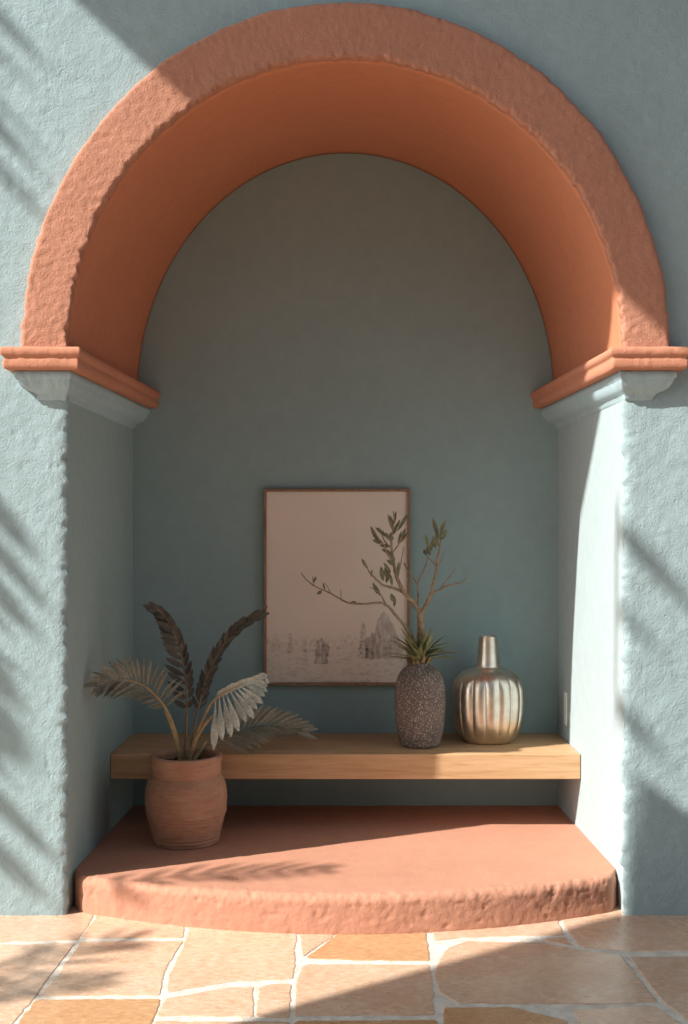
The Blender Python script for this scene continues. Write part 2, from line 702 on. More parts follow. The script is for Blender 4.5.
# ------------------------------------------------------------------ floor
stones_px = [
    ([(-70, 905), (94, 905), (93, 919), (77, 940), (-70, 944)], 0.95, 'p'),
    ([(-80, 947), (75, 943), (35, 997), (11, 1026), (-10, 1060), (-120, 1060)], 1.0, 'p'),
    ([(97, 915), (186, 915), (184, 931), (182, 938), (81, 938)], 0.95, 'p'),
    ([(81, 942), (183, 941), (164, 972), (160, 995), (40, 996)], 1.02, 'p'),
    ([(36, 1000), (160, 999), (151, 1024), (140, 1062), (-8, 1062), (14, 1028)], 0.86, 'o'),
    ([(190, 920), (297, 920), (293, 979), (230, 982), (166, 993), (169, 975), (187, 938)], 1.0, 'p'),
    ([(166, 998), (230, 987), (254, 986), (252, 1017), (157, 1016)], 1.0, 'p'),
    ([(258, 988), (269, 984), (291, 984), (289, 1017), (256, 1017)], 0.95, 'p'),
    ([(301, 920), (340, 920), (331, 937), (303, 957), (301, 950)], 0.95, 'p'),
    ([(336, 937), (345, 920), (424, 920), (430, 961), (307, 959), (306, 957)], 0.85, 'o'),
    ([(303, 966), (308, 964), (430, 965), (435, 1015), (294, 1016), (297, 978)], 0.97, 'p'),
    ([(438, 962), (448, 948), (466, 941), (545, 943), (577, 950), (620, 955), (658, 1002), (600, 1004), (458, 1003), (441, 993), (435, 977)], 0.92, 'p'),
    ([(430, 920), (558, 905), (559, 923), (563, 935), (458, 938), (433, 941)], 0.92, 'p'),
    ([(562, 905), (700, 905), (740, 950), (622, 951), (581, 947), (562, 922)], 0.97, 'p'),
    ([(629, 957), (745, 956), (790, 1062), (710, 1036), (662, 1001)], 0.9, 'p'),
    ([(155, 1021), (290, 1022), (286, 1062), (145, 1062)], 0.95, 'p'),
    ([(294, 1021), (436, 1020), (440, 1062), (290, 1062)], 0.8, 'o'),
    ([(443, 1007), (512, 1008), (567, 1020), (580, 1062), (446, 1062)], 0.8, 'o'),
    ([(574, 1010), (655, 1006), (692, 1030), (740, 1062), (592, 1062)], 0.95, 'p'),
    ([(542, 940), (562, 937), (574, 946)], 0.95, 'p'),
]


def make_floor():
    polys = []
    for pts, br, k in stones_px:
        polys.append(([PF(*p) for p in pts], br, k))
    # the rest of the terrace, tint darkened as shade to cut its bounce
    rows = []
    y = -0.90
    r = random.Random(3)
    while y > -7.0:
        h = r.uniform(0.22, 0.42)
        x = -5.0 + r.uniform(0, 0.3)
        while x < 5.0:
            w = r.uniform(0.25, 0.55)
            polys.append(([(x, y), (x + w - 0.016, y + r.uniform(-.01, .01)), (x + w - 0.016 + r.uniform(-.02, .02), y - h + 0.016), (x, y - h + 0.016)], r.uniform(0.55, 0.75), r.choice('ppo')))
            x += w
        y -= h
    for s in (-1, 1):
        x0 = 1.02 if s > 0 else 1.10
        for yy in (0.02, -0.29, -0.60):
            x = x0 + (0.05 if yy > -0.2 else 0.02)
            while x < 5:
                w = r.uniform(0.3, 0.5)
                polys.append(([(s * x, yy - 0.01), (s * (x + w - 0.016), yy - 0.01), (s * (x + w - 0.016), yy - 0.30), (s * x, yy - 0.30)], r.uniform(0.55, 0.75), r.choice('ppo')))
                x += w
    verts, faces, mi, tint = [], [], [], []
    # grout bed
    G = 40
    gx = np.linspace(-5, 5, 3)
    b = len(verts)
    verts += [(-5.2, -7.1, -0.0006), (5.2, -7.1, -0.0006), (5.2, 1.0, -0.0006), (-5.2, 1.0, -0.0006)]
    faces.append((b, b + 1, b + 2, b + 3)); mi.append(1); tint.append((1, 1, 1, 1))
    for pts, br, k in polys:
        pts = [Vector((p[0], p[1], 0)) for p in pts]
        area = sum(pts[i].x * pts[(i + 1) % len(pts)].y - pts[(i + 1) % len(pts)].x * pts[i].y for i in range(len(pts)))
        if area < 0:
            pts.reverse()
        cen = sum(pts, Vector()) / len(pts)
        near = cen.y > -1.0 and abs(cen.x) < 1.3
        # cut the corners a little, then subdivide the outline and roughen it
        rp = []
        n = len(pts)
        for i in range(n):
            p, a, c = pts[i], pts[i - 1], pts[(i + 1) % n]
            q = 0.006
            rp.append(p + (a - p).normalized() * min(q, (a - p).length * 0.3))
            rp.append(p + (c - p).normalized() * min(q, (c - p).length * 0.3))
        out = []
        step = 0.012 if near else 0.08
        for i in range(len(rp)):
            a, c = rp[i], rp[(i + 1) % len(rp)]
            m = max(1, int((c - a).length / step))
            for j in range(m):
                out.append(a + (c - a) * j / m)
        ring0 = []
        for p in out:
            d = (p - cen).normalized()
            j = 0.0012 + 0.0045 * fbm(p.x, p.y, 3.0, 3, 9) + 0.0045 * fbm(p.x, p.y, 8.0, 3, 40)
            ring0.append(p + d * j)
        b = len(verts)
        m = len(ring0)
        tc = {'p': Vector((1.05, 1.05, 1.08)), 'o': Vector((0.99, 0.84, 0.64))}[k] * br
        tc = tc * random.uniform(0.97, 1.03) * 0.92
        col = (tc.x, tc.y, tc.z, 1)
        for lev, (ins, z) in enumerate(((0, -0.002), (0.0008, 0.0003), (0.004, 0.0012))):
            for p in ring0:
                d = (cen - p).normalized()
                q = p + d * ins
                verts.append((q.x, q.y, z))
        for lev in range(2):
            for i in range(m):
                j = (i + 1) % m
                faces.append((b + lev * m + i, b + lev * m + j, b + (lev + 1) * m + j, b + (lev + 1) * m + i)); mi.append(0); tint.append(col)
        faces.append(tuple(b + 2 * m + i for i in range(m))); mi.append(0); tint.append(col)
    me = bpy.data.meshes.new('floor')
    me.from_pydata(verts, [], faces)
    me.materials.append(M_stone); me.materials.append(M_grout)
    me.polygons.foreach_set('material_index', mi)
    at = me.color_attributes.new('tint', 'FLOAT_COLOR', 'CORNER')
    data = []
    for p in me.polygons:
        data += list(tint[p.index]) * p.loop_total
    at.data.foreach_set('color', data)
    me.update()
    o = bpy.data.objects.new('floor', me)
    C.objects.link(o)
    tag(o, kind='structure')


make_floor()

# ------------------------------------------------------------------ shelf
SH_Z, SH_Y0 = 0.347, 0.578
o = box('floating_shelf', (-0.798, 0.798, SH_Y0, 0.978, SH_Z - 0.085, SH_Z), M_wood, bev=0.003)
tag(o, 'thick oak floating shelf spanning the niche above the coral step', 'shelf')

# ------------------------------------------------------------------ picture
pic = thing('framed_picture', 'sepia landscape print in a thin brown wooden frame on the back wall', 'picture', (-0.032, 0.978, 0.5305))
X0, X1, Z0, Z1 = -0.3060, 0.2420, 0.5300, 1.2655
fw = 0.0100
fb = MB()
for d in ((X0, X1, Z1 - fw, Z1), (X0, X1, Z0, Z0 + fw), (X0, X0 + fw, Z0 + fw, Z1 - fw), (X1 - fw, X1, Z0 + fw, Z1 - fw)):
    bm = box_bm(d[0], d[1], 0.952, 0.979, d[2], d[3], bev=0.0015, segs=1)
    bm.verts.index_update()
    fb.add([v.co.copy() for v in bm.verts], [[v.index for v in f.verts] for f in bm.faces])
    bm.free()
fb.build('frame', M_frame, pic, smooth=False)


def make_print():
    nx, nz = 260, 350
    W, H = X1 - X0 - 2 * fw + 0.004, Z1 - Z0 - 2 * fw + 0.004
    xa, za = X0 + fw - 0.002, Z0 + fw - 0.002
    v = []
    col = []
    paper = np.array((0.860, 0.765, 0.680))
    ink = np.array((0.150, 0.100, 0.080))

    def tree(u, w, cx, base, wd, ht, seed):
        du, dw = (u - cx) / wd, (w - base) / ht
        if dw < 0 or dw > 1.1:
            return 0
        prof = (0.85 - 0.5 * dw) * (1 + 0.5 * fbm(u, w, seed, 3, 60))
        return 1.0 if abs(du) < prof and dw < 1 + 0.15 * fbm(u, 0, seed, 2, 50) else 0

    for j in range(nz):
        for i in range(nx):
            u, w = i / (nx - 1), j / (nz - 1)
            v.append((xa + W * u, 0.9635, za + H * w))
            a = 0.02 + 0.03 * fbm(u, w * 1.4, 1.0, 3, 3)
            hor = 0.205 + 0.022 * fbm(u, 0, 4.0, 3, 4)
            tex = fbm(u, w * 2.2, 2.0, 4, 34)
            if w < hor:
                a += 0.07 + 0.30 * max(0, tex - 0.1) + 0.30 * max(0, fbm(u, w * 4, 7.0, 4, 13) - 0.1)
            else:
                # far scrub fading upward
                h = w - hor
                sc = max(0, 1 - h / (0.06 + 0.035 * fbm(u, 0, 6.0, 3, 11))) if h < 0.12 else 0
                a += sc * (0.12 + 0.30 * fbm(u, w * 1.3, 3.0, 4, 40))
            for (cx, base, wd, ht, dk, sd) in ((0.685, 0.13, 0.038, 0.185, 0.36, 2), (0.17, 0.155, 0.030, 0.10, 0.24, 5), (0.27, 0.16, 0.022, 0.075, 0.18, 6), (0.07, 0.165, 0.04, 0.09, 0.14, 7)):
                if tree(u, w, cx, base, wd, ht, sd):
                    a += 1.2 * dk * (0.7 + 0.9 * tex)
            # crag on the right, stump left of the middle
            if 0.70 < u < 0.965:
                hh = 0.13 + np.interp(u, (0.70, 0.735, 0.765, 0.79, 0.83, 0.87, 0.91, 0.965), (0.10, 0.115, 0.14, 0.20, 0.245, 0.215, 0.15, 0.05)) + 0.014 * fbm(u, 0, 5.0, 3, 45)
                if 0.125 + 0.01 * fbm(u, 1, 5.0, 2, 30) < w < hh:
                    a += 0.30 + 0.26 * fbm(u * 2.2, w * 0.7, 11.0, 4, 22) + 0.10 * (u < 0.80)
            hw = 0.044 * (1.05 - 1.6 * max(0, w - 0.16)) * (1 + 0.35 * fbm(u, w, 14.0, 3, 26))
            if 0.10 < w < 0.225 + 0.02 * fbm(u, 0, 15.0, 2, 50) and abs(u - 0.39) < hw:
                a += 0.36 + 0.5 * fbm(u * 3, w * 0.6, 12.0, 3, 24)
            a = min(1, max(0, a))
            c = paper * (1 - a) + ink * a
            col += [c[0], c[1], c[2], 1.0]
    f = [tuple(q) for q in grid_faces(nz, nx)]
    o = mesh('print', v, f, M_print, pic, fix=False)
    at = o.data.color_attributes.new('ink', 'FLOAT_COLOR', 'POINT')
    at.data.foreach_set('color', col)


make_print()

# ------------------------------------------------------------------ speckled vase
VX, VY = 0.2633, 0.73
vs = thing('speckled_vase', 'dark speckled stoneware vase holding the branch, beside the silver vase', 'vase', (VX, VY, SH_Z))
b0 = SH_Z + 0.0005
prof = [(0.0, 0.0), (0.050, 0.0), (0.064, 0.002), (0.071, 0.010), (0.078, 0.035), (0.084, 0.07), (0.0885, 0.115), (0.0895, 0.16), (0.0885, 0.195),
        (0.084, 0.226), (0.075, 0.251), (0.062, 0.269), (0.048, 0.279), (0.038, 0.283), (0.033, 0.287), (0.032, 0.292), (0.0305, 0.295), (0.027, 0.2955),
        (0.025, 0.292), (0.025, 0.27), (0.045, 0.25), (0.06, 0.15), (0.05, 0.02), (0.0, 0.015)]
v, f = lathe([(p.x, p.y + b0) for p in smooth_path([(a, b, 0) for a, b in prof], 90)], 72, VX, VY,
             lambda r, z, t: r * (1 + 0.006 * fbm(math.cos(t), math.sin(t), z * 6, 3, 2.0)))
mesh('body', v, f, M_speck, vs, fix=True)

# ------------------------------------------------------------------ silver vase
SX, SY = 0.5155, 0.82
sv = thing('silver_vase', 'fluted hammered silver bottle vase with narrow neck on the shelf', 'vase', (SX, SY, SH_Z))


def sil(r, z, t):
    h = (z - b0)
    w = max(0.0, min(1, (h - 0.012) / 0.05)) * max(0.0, min(1, (0.250 - h) / 0.05))
    return r * 1.025 * (1 + 0.06 * w * (abs(math.cos(t * 8)) ** 0.7 - 0.62))


prof = [(0.0, 0.0), (0.070, 0.0), (0.083, 0.003), (0.094, 0.012), (0.108, 0.035), (0.1195, 0.075), (0.1245, 0.120), (0.1255, 0.165), (0.1225, 0.200),
        (0.113, 0.227), (0.094, 0.247), (0.072, 0.259), (0.054, 0.264), (0.045, 0.268), (0.0415, 0.276)]
v, f = lathe([(p.x, p.y + b0) for p in smooth_path([(a, b, 0) for a, b in prof], 80)], 288, SX, SY, sil)
mesh('body', v, f, M_silver, sv, fix=True)
prof = [(0.0435, 0.2700), (0.0415, 0.278), (0.0390, 0.300), (0.0360, 0.330), (0.0335, 0.358), (0.0325, 0.372), (0.0333, 0.3765), (0.0325, 0.3795), (0.0300, 0.379), (0.029, 0.372), (0.029, 0.29)]
v, f = lathe([(a, b + b0) for a, b in prof], 64, SX, SY)
mesh('neck', v, f, M_silver, sv, fix=True)

# ------------------------------------------------------------------ branch in the speckled vase
br = thing('olive_branch', 'bare twisting branch with small olive leaves standing in the speckled vase', 'branch', (VX, VY, SH_Z + 0.02))
rb = random.Random(11)
stem = MB()


def bp(pts, y0, y1):
    n = len(pts)
    return [P(p[0], p[1], VY + y0 + (y1 - y0) * i / (n - 1)) for i, p in enumerate(pts)]


LIMBS = [  # pixel trace, depth start/end, radius start/end
    ([(420, 735), (421, 700), (422, 665), (423, 640), (421, 620), (420, 612)], 0.0, 0.0, 0.0125, 0.0100),
    # left trunk sweeping up to the leafy top
    ([(421, 614), (413, 602), (404, 592), (397, 578), (394, 565), (392, 550), (391, 538)], 0.0, -0.02, 0.0095, 0.0040),
    ([(391, 539), (393, 528), (394, 518), (393, 511)], -0.02, -0.03, 0.004, 0.0015),
    ([(404, 592), (393, 588), (383, 585), (375, 578), (368, 570), (364, 560)], 0.0, -0.05, 0.0065, 0.0018),
    ([(394, 565), (388, 555), (384, 545), (377, 536), (372, 530)], -0.02, -0.05, 0.0035, 0.0012),
    ([(392, 553), (398, 545), (402, 536), (406, 528)], -0.02, 0.0, 0.0035, 0.0012),
    ([(391, 548), (384, 540), (381, 532), (379, 527)], -0.02, 0.02, 0.003, 0.0012),
    ([(398, 577), (401, 562), (403, 552), (403, 546)], -0.01, -0.02, 0.003, 0.0012),
    # long low limb to the left
    ([(421, 662), (414, 640), (405, 627), (395, 614), (386, 605), (378, 603), (360, 604), (346, 602), (330, 593), (318, 588), (309, 582), (301, 573)], 0.01, -0.09, 0.0068, 0.0020),
    ([(386, 605), (382, 597), (378, 592), (370, 587)], -0.02, -0.03, 0.0035, 0.0012),
    ([(331, 594), (328, 588), (325, 583)], -0.07, -0.06, 0.002, 0.001),
    ([(341, 599), (341, 594), (340, 589)], -0.07, -0.08, 0.002, 0.001),
    ([(314, 586), (313, 581), (313, 576)], -0.08, -0.08, 0.002, 0.001),
    # thin dark middle twig
    ([(419, 655), (418, 625), (418, 600), (417, 585), (411, 575), (404, 563)], 0.02, 0.03, 0.0046, 0.0025),
    ([(417, 585), (420, 577), (425, 567), (428, 558)], 0.03, 0.03, 0.0032, 0.0020),
    ([(428, 558), (426, 552), (427, 545)], 0.03, 0.03, 0.002, 0.001),
    # right limb
    ([(421, 614), (426, 605), (431, 594), (434, 580), (437, 567), (438, 556), (440, 545), (441, 535)], 0.0, 0.03, 0.0090, 0.0022),
    ([(437, 566), (441, 560), (444, 553)], 0.02, 0.03, 0.0025, 0.001),
    ([(436, 565), (431, 560), (428, 557)], 0.02, 0.03, 0.003, 0.0015),
    ([(431, 594), (437, 591), (446, 586), (455, 584), (463, 581), (468, 575)], 0.01, 0.06, 0.0050, 0.0013),
    ([(441, 589), (445, 582), (452, 574), (456, 567)], 0.02, 0.03, 0.0036, 0.0012),
]
for pts, y0, y1, r0, r1 in LIMBS:
    pp = smooth_path(bp(pts, y0, y1), max(8, len(pts) * 4))
    pp = [p + Vector((rb.uniform(-1, 1), rb.uniform(-1, 1), rb.uniform(-1, 1))) * 0.0008 for p in pp]
    stem.tube(pp, lambda t, a=r0, b=r1: a + (b - a) * t ** 0.8, 7, jit=0.25)
stem.build('stem', M_bark, br)
LEAVES = [  # base px, tip px, width px
    ((393, 531), (388, 515), 4.5), ((394, 527), (390, 516), 4), ((394, 525), (396, 512), 4.5), ((395, 530), (400, 520), 4), ((397, 531), (408, 513), 6), ((402, 538), (405, 529), 4),
    ((379, 543), (371, 527), 6), ((382, 543), (373, 540), 6), ((388, 538), (376, 528), 6), ((390, 546), (380, 545), 6), ((389, 552), (382, 549), 5), ((390, 541), (386, 533), 5),
    ((393, 540), (390, 533), 5), ((398, 545), (401, 532), 5), ((400, 543), (407, 533), 4), ((392, 556), (384, 549), 6), ((395, 560), (389, 552), 5), ((383, 581), (381, 567), 7),
    ((388, 580), (385, 568), 6), ((386, 583), (389, 571), 6), ((391, 573), (384, 563), 5), ((392, 586), (390, 574), 5), ((397, 576), (399, 562), 4.5), ((394, 566), (387, 560), 5),
    ((393, 535), (397, 524), 5), ((377, 594), (373, 583), 5), ((380, 596), (376, 586), 4), ((368, 569), (362, 559), 5), ((371, 577), (372, 570), 3),
    ((438, 536), (433, 519), 6), ((440, 534), (445, 521), 6), ((441, 540), (446, 530), 7), ((437, 540), (437, 530), 6), ((439, 546), (433, 537), 7), ((436, 548), (432, 540), 5),
    ((428, 547), (425, 535), 6), ((430, 552), (432, 542), 6), ((427, 555), (424, 550), 6), ((430, 556), (427, 546), 5), ((440, 541), (442, 532), 5), ((434, 545), (437, 538), 5),
    ((313, 583), (316, 577), 4), ((322, 591), (317, 594), 5), ((350, 603), (356, 602), 4), ((394, 602), (391, 594), 7), ((394, 607), (395, 598), 4), ((325, 590), (323, 583), 3),
]
lf = MB()
for a, b, w in LEAVES:
    yy = VY + rb.uniform(-0.035, 0.02)
    pa, pb = P(a[0], a[1], yy), P(b[0], b[1], yy + rb.uniform(-0.02, 0.02))
    d = pb - pa
    lf.blade(pa, d, Vector((rb.uniform(-.6, .6), -1, rb.uniform(-.5, .5))), d.length * 1.08, w / 281 * 0.66, 0.05, 0.4, Vector((0, -1, 0)), 0, 6, 0.5)
lf.build('leaves', M_olive, br)

tu = thing('spiky_tuft', 'tuft of spiky green and tan leaves at the mouth of the speckled vase', 'plant', (VX, VY, SH_Z + 0.26))
tb = MB()
for k in range(46):
    a = rb.uniform(0, 2 * PI)
    el = rb.uniform(0.20, 1.25)
    d = Vector((math.cos(a) * math.cos(el), math.sin(a) * math.cos(el) * 0.8, math.sin(el)))
    L = rb.uniform(0.095, 0.165)
    base = Vector((VX + math.cos(a) * 0.012, VY + math.sin(a) * 0.012, SH_Z + 0.30 + rb.uniform(-0.005, 0.028)))
    tb.blade(base, d, Vector((0, 0, 1)) + Vector((math.cos(a), math.sin(a), 0)) * -0.5, L, 0.0150, 0.15, 0.5, Vector((0, 0, -1)), 0, 7, 0.28)
tb.build('green_blades', M_spike, tu)
tb2 = MB()
for k in range(26):
    a = rb.uniform(0, 2 * PI)
    el = rb.uniform(0.7, 1.4)
    d = Vector((math.cos(a) * math.cos(el), math.sin(a) * math.cos(el), math.sin(el)))
    base = Vector((VX + math.cos(a) * 0.016, VY + math.sin(a) * 0.016, SH_Z + 0.278))
    tb2.blade(base, d, Vector((math.cos(a), math.sin(a), 0.2)), rb.uniform(0.035, 0.06), 0.012, 0.0, 0.5, mi=0, wpos=0.3)
tb2.build('dry_blades', M_stalk, tu)

# ------------------------------------------------------------------ potted palm
PXc, PYc, PZ = -0.519, 0.432, 0.0915
pot = thing('potted_palm', 'ribbed terracotta pot with dried dark palm fronds on the coral step', 'potted plant', (PXc, PYc, PZ))
prof = [(0.0, 0.0), (0.095, 0.0), (0.104, 0.002), (0.1075, 0.008), (0.110, 0.020), (0.1135, 0.036), (0.1185, 0.056), (0.1235, 0.078), (0.1270, 0.094),
        (0.1300, 0.0965), (0.1312, 0.100), (0.1305, 0.104), (0.1312, 0.115), (0.1325, 0.140), (0.1320, 0.160), (0.1290, 0.182), (0.1225, 0.202), (0.1150, 0.214),
        (0.1105, 0.219), (0.1100, 0.223), (0.1130, 0.226), (0.1140, 0.240), (0.1145, 0.262), (0.1150, 0.268), (0.1165, 0.270), (0.1175, 0.276), (0.1155, 0.283), (0.1110, 0.2855),
        (0.1030, 0.285), (0.0960, 0.281), (0.0940, 0.272), (0.0950, 0.250), (0.1, 0.23), (0.08, 0.225), (0.0, 0.225)]


def potr(r, z, t):
    h = z - PZ
    if 0.004 < h < 0.212 and r > 0.09:
        r += 0.0016 * math.sin(h * 2 * PI / 0.0125 + 0.9 * math.sin(t * 2 + h * 30)) * (0.9 if h < 0.1 else 0.35) * (0.6 + 0.8 * fbm(0.3, 0.7, h * 25, 2, 1.0))
        r += 0.0012 * fbm(math.cos(t), math.sin(t), h * 30, 3, 2.0)
    return r


dp = []
for a, b in zip(prof[:-1], prof[1:]):
    m = max(1, int(math.hypot(a[0] - b[0], a[1] - b[1]) / 0.0022)) if a[0] > 0.09 else 1
    dp += [(a[0] + (b[0] - a[0]) * i / m, a[1] + (b[1] - a[1]) * i / m) for i in range(m)]
dp.append(prof[-1])
v, f = lathe([(r, PZ + z) for r, z in dp], 110, PXc, PYc, potr)
mesh('pot', v, f, M_pot, pot, fix=True)
v = [(PXc, PYc, PZ + 0.262)]
f = []
for k in range(1, 9):
    for i in range(40):
        t_ = 2 * PI * i / 40
        r = 0.0935 * k / 8
        v.append((PXc + r * math.cos(t_), PYc + r * math.sin(t_), PZ + 0.257 + 0.006 * fbm(r * math.cos(t_), r * math.sin(t_), 0, 3, 40)))
for i in range(40):
    f.append((0, 1 + i, 1 + (i + 1) % 40))
for k in range(7):
    for i in range(40):
        a = 1 + k * 40
        f.append((a + i, a + 40 + i, a + 40 + (i + 1) % 40, a + (i + 1) % 40))
mesh('soil', v, f, M_soil, pot)


def frond(parent, trace, leafy, L, W, ang, mat, stalkmat, r0, n_leaf, nrm, droop=0.15, fold=0.5, name='frond', rnd=None, stalk_r=0.0014, yspread=0.2, both=(1, 1), wpos=0.4, blunt=0.0, pts3=None, dirfun=None):
    """trace: (px, py, Y) rachis; leafy: parameter where leaflets start; L(t): length, ang(t, side): angle from the rachis"""
    rnd = rnd or rb
    pts = pts3 if pts3 is not None else [P(*q) for q in trace]
    path = smooth_path(pts, 80)
    lm = MB()
    for i in range(n_leaf):
        u = i / (n_leaf - 1)
        t = leafy + (0.995 - leafy) * u
        for side in (-1, 1):
            if not both[0 if side < 0 else 1]:
                continue
            tt = min(0.999, max(0, t + rnd.uniform(-0.004, 0.004)))
            k = min(78, int(tt * 79))
            p = path[k].lerp(path[k + 1], tt * 79 - k)
            tan = (path[min(79, k + 3)] - path[max(0, k - 2)]).normalized()
            sd = tan.cross(nrm).normalized() * side
            a = ang(u, side) + rnd.uniform(-0.06, 0.06)
            d = tan * math.cos(a) + sd * math.sin(a) + nrm * rnd.uniform(-yspread, yspread)
            if dirfun:
                d = dirfun(u, side, d)
            ln = L(u, side) * rnd.uniform(0.92, 1.06)
            lm.blade(p, d, nrm + Vector((rnd.uniform(-.25, .25), rnd.uniform(-.25, .25), rnd.uniform(-.25, .25))), ln, W, droop * rnd.uniform(0.6, 1.3), fold, Vector((0, 0, -1)), 0, 7, wpos, blunt)
    fr = lm.build(name, mat, parent)
    st = MB()
    st.tube(path, lambda t: r0 + (stalk_r - r0) * t ** 0.6, 8)
    so = st.build('stalk', stalkmat, None)
    so.parent = fr
    so.location = (0, 0, 0)
    if parent is not None:
        # the stalk mesh is in world coordinates; its parent already sits at minus the root
        so.location = (0, 0, 0)
    return fr


S = 3.51 / F      # metres per pixel at the pot
NV = Vector((0, -1, 0))
# upright frond leaning left at its tip
frond(pot, [(184, 762, .43), (186, 735, .44), (187, 705, .45), (186, 682, .46), (182, 658, .46), (177, 640, .45), (171, 626, .44), (163, 614, .43), (154, 607, .41)],
      0.24, lambda u, s: (25 if s < 0 else 17) * S * (1 - 0.50 * u) * min(1, 0.6 + 3 * u), 5.4 * S,
      lambda u, s: (1.12 if s < 0 else 0.66) - 0.55 * u, M_leafdark, M_rib, 0.0052, 19, Vector((0.1, -1, 0.1)).normalized(), -0.10, 0.5, yspread=0.25, wpos=0.5)
# thin braided-looking frond to the right
frond(pot, [(189, 762, .44), (194, 730, .46), (200, 700, .48), (208, 674, .48), (219, 651, .47), (233, 633, .46), (247, 622, .44), (259, 615, .42)],
      0.24, lambda u, s: 16 * S * (1 - 0.1 * u), 4.2 * S, lambda u, s: 0.50 - 0.22 * u, M_leafdark, M_rib, 0.0050, 24,
      Vector((0.1, -1, 0.1)).normalized(), 0.0, 0.5, yspread=0.35, wpos=0.5)
# arching feather frond to the left
frond(pot, [(183, 762, .42), (178, 742, .41), (172, 722, .39), (164, 706, .37), (152, 692, .34), (140, 684, .31), (126, 680, .28), (112, 680, .25), (98, 686, .22)],
      0.36, lambda u, s: (34 if s > 0 else 30) * S * (min(1, 0.45 + 1.5 * u) if s < 0 else 1.0) * (1 - 0.55 * max(0, u - 0.45) / 0.55), 3.3 * S,
      lambda u, s: (1.20 if s > 0 else 1.0) - 0.62 * u, M_leafgrey, M_stalk, 0.0080, 21, Vector((-0.1, -1, 0.35)).normalized(), 0.16, 0.5, yspread=0.15, wpos=0.5)
# silvery fan drooping on the right
frond(pot, [(187, 762, .42), (194, 742, .40), (202, 722, .375), (211, 704, .35), (221, 695, .335), (232, 689, .325), (242, 684, .32), (251, 679, .32)],
      0.50, lambda u, s: ((46 - 27 * u) if s < 0 else (23 - 4 * u) * (0.55 + 0.45 * u)) * S * 0.97, 6.2 * S,
      lambda u, s: 0.0, M_leafsilver, M_stalk, 0.0075, 12, Vector((0.1, -1, 0.25)).normalized(), 0.05, 0.6, yspread=0.05, wpos=0.70, blunt=0.3,
      dirfun=lambda u, s, d: (Vector((-0.02 + 1.02 * u ** 0.9, -0.18, -1.0 + 0.90 * u)) if s < 0 else Vector((0.60 + 0.4 * u, -0.05, 0.62 - 0.38 * u))))
# broad frond resting over the shelf behind
frond(pot, [(190, 763, .45), (199, 752, .49), (212, 744, .55), (230, 735, .62), (246, 729, .66), (262, 726, .69), (280, 727, .69), (295, 732, .68)],
      0.36, lambda u, s: ((31 - 7 * u) if s > 0 else (36 - 12 * u)) * S * 1.05, 4.6 * S,
      lambda u, s: 0.0, M_leafgrey, M_rib, 0.0055, 15, Vector((0.1, -1, 0.3)).normalized(), 0.04, 0.6, yspread=0.05, wpos=0.55, blunt=0.1,
      dirfun=lambda u, s, d: (Vector((0.15 + 0.85 * u, 0.1, 1.0 - 0.85 * u)) if s < 0 else Vector((0.75 + 0.35 * u, -0.16, -0.31 + 0.06 * u))))
# short extra stalks cut back at the rim
for tr in ([(181, 763, .41), (176, 740, .40), (170, 722, .39), (165, 711, .38)], [(188, 763, .41), (195, 741, .395), (203, 727, .38), (212, 716, .36)], [(192, 763, .44), (199, 752, .46), (206, 741, .48)]):
    st = MB()
    st.tube(smooth_path([P(*q) for q in tr], 24), lambda t: 0.0078 - 0.0036 * t, 8)
    st.build('stalk', M_stalk, pot)

# ------------------------------------------------------------------ small white strip on the right side wall
o = box('wall_strip', (0.7945, 0.7995, 0.800, 0.845, 0.405, 0.524), M_strip, bev=0.002)
tag(o, 'small narrow white strip on the right side wall above the shelf end', 'wall plate')


# ------------------------------------------------------------------ what stands outside the frame and shades the wall
def SP(px, py, tt):
    """a point whose sun shadow on the front wall is at pixel px, py of the photo"""
    w = P(px, py, 0)
    return w - SUN * tt


def WP(X, Z, tt):
    return Vector((X, 0, Z)) - SUN * tt


def shadow_sheet(name, pts, label):  # unseen canvas sheet, added and outlined to cast a wanted shadow
    v = [Vector(p) for p in pts]
    n = (v[1] - v[0]).cross(v[2] - v[0]).normalized() * 0.006
    m = len(v)
    vv = v + [p + n for p in v]
    f = [tuple(range(m - 1, -1, -1)), tuple(range(m, 2 * m))] + [(i, (i + 1) % m, m + (i + 1) % m, m + i) for i in range(m)]
    o = mesh(name, vv, f, M_canvas, smooth=False, fix=True)
    return tag(o, label, 'shade sail')


shadow_sheet('added_shadow_sheet', [SP(45, -27, 2.3), SP(215, 131, 2.3), SP(585, 266, 2.3), SP(720, 393, 2.3), SP(1150, 420, 2.3), SP(1150, -260, 2.3), SP(300, -260, 2.3)],
     'unseen canvas sheet added overhead to shadow the top of the arch')
SL = lambda X, Z: WP(X, Z, 3.0 - 0.55 * Z)
shadow_sheet('added_shadow_sheet', [SL(1.30, -2.0), SL(1.047, -1.096), SL(0.92, -0.58), SL(0.784, -0.061), SL(0.80, 0.16), SL(0.845, 0.40), SL(1.0, 0.28), SL(1.6, -0.05), SL(2.6, -0.3), SL(2.6, -2.0)],
     'unseen canvas sheet added overhead to shadow the right floor stones')

palm = thing('palm_tree', 'tall palm tree left of the niche casting frond shadows on the wall', 'tree', (-5.8, -1.9, 0))
tk = MB()
tk.tube(smooth_path([(-5.8, -1.9, 0), (-5.75, -1.9, 1.5), (-5.8, -1.95, 3.0), (-5.9, -1.95, 4.2)], 30), lambda t: 0.14 - 0.04 * t, 14, jit=0.15)
tk.build('trunk', M_bark, palm)
rp = random.Random(5)
nS = (-SUN).normalized()


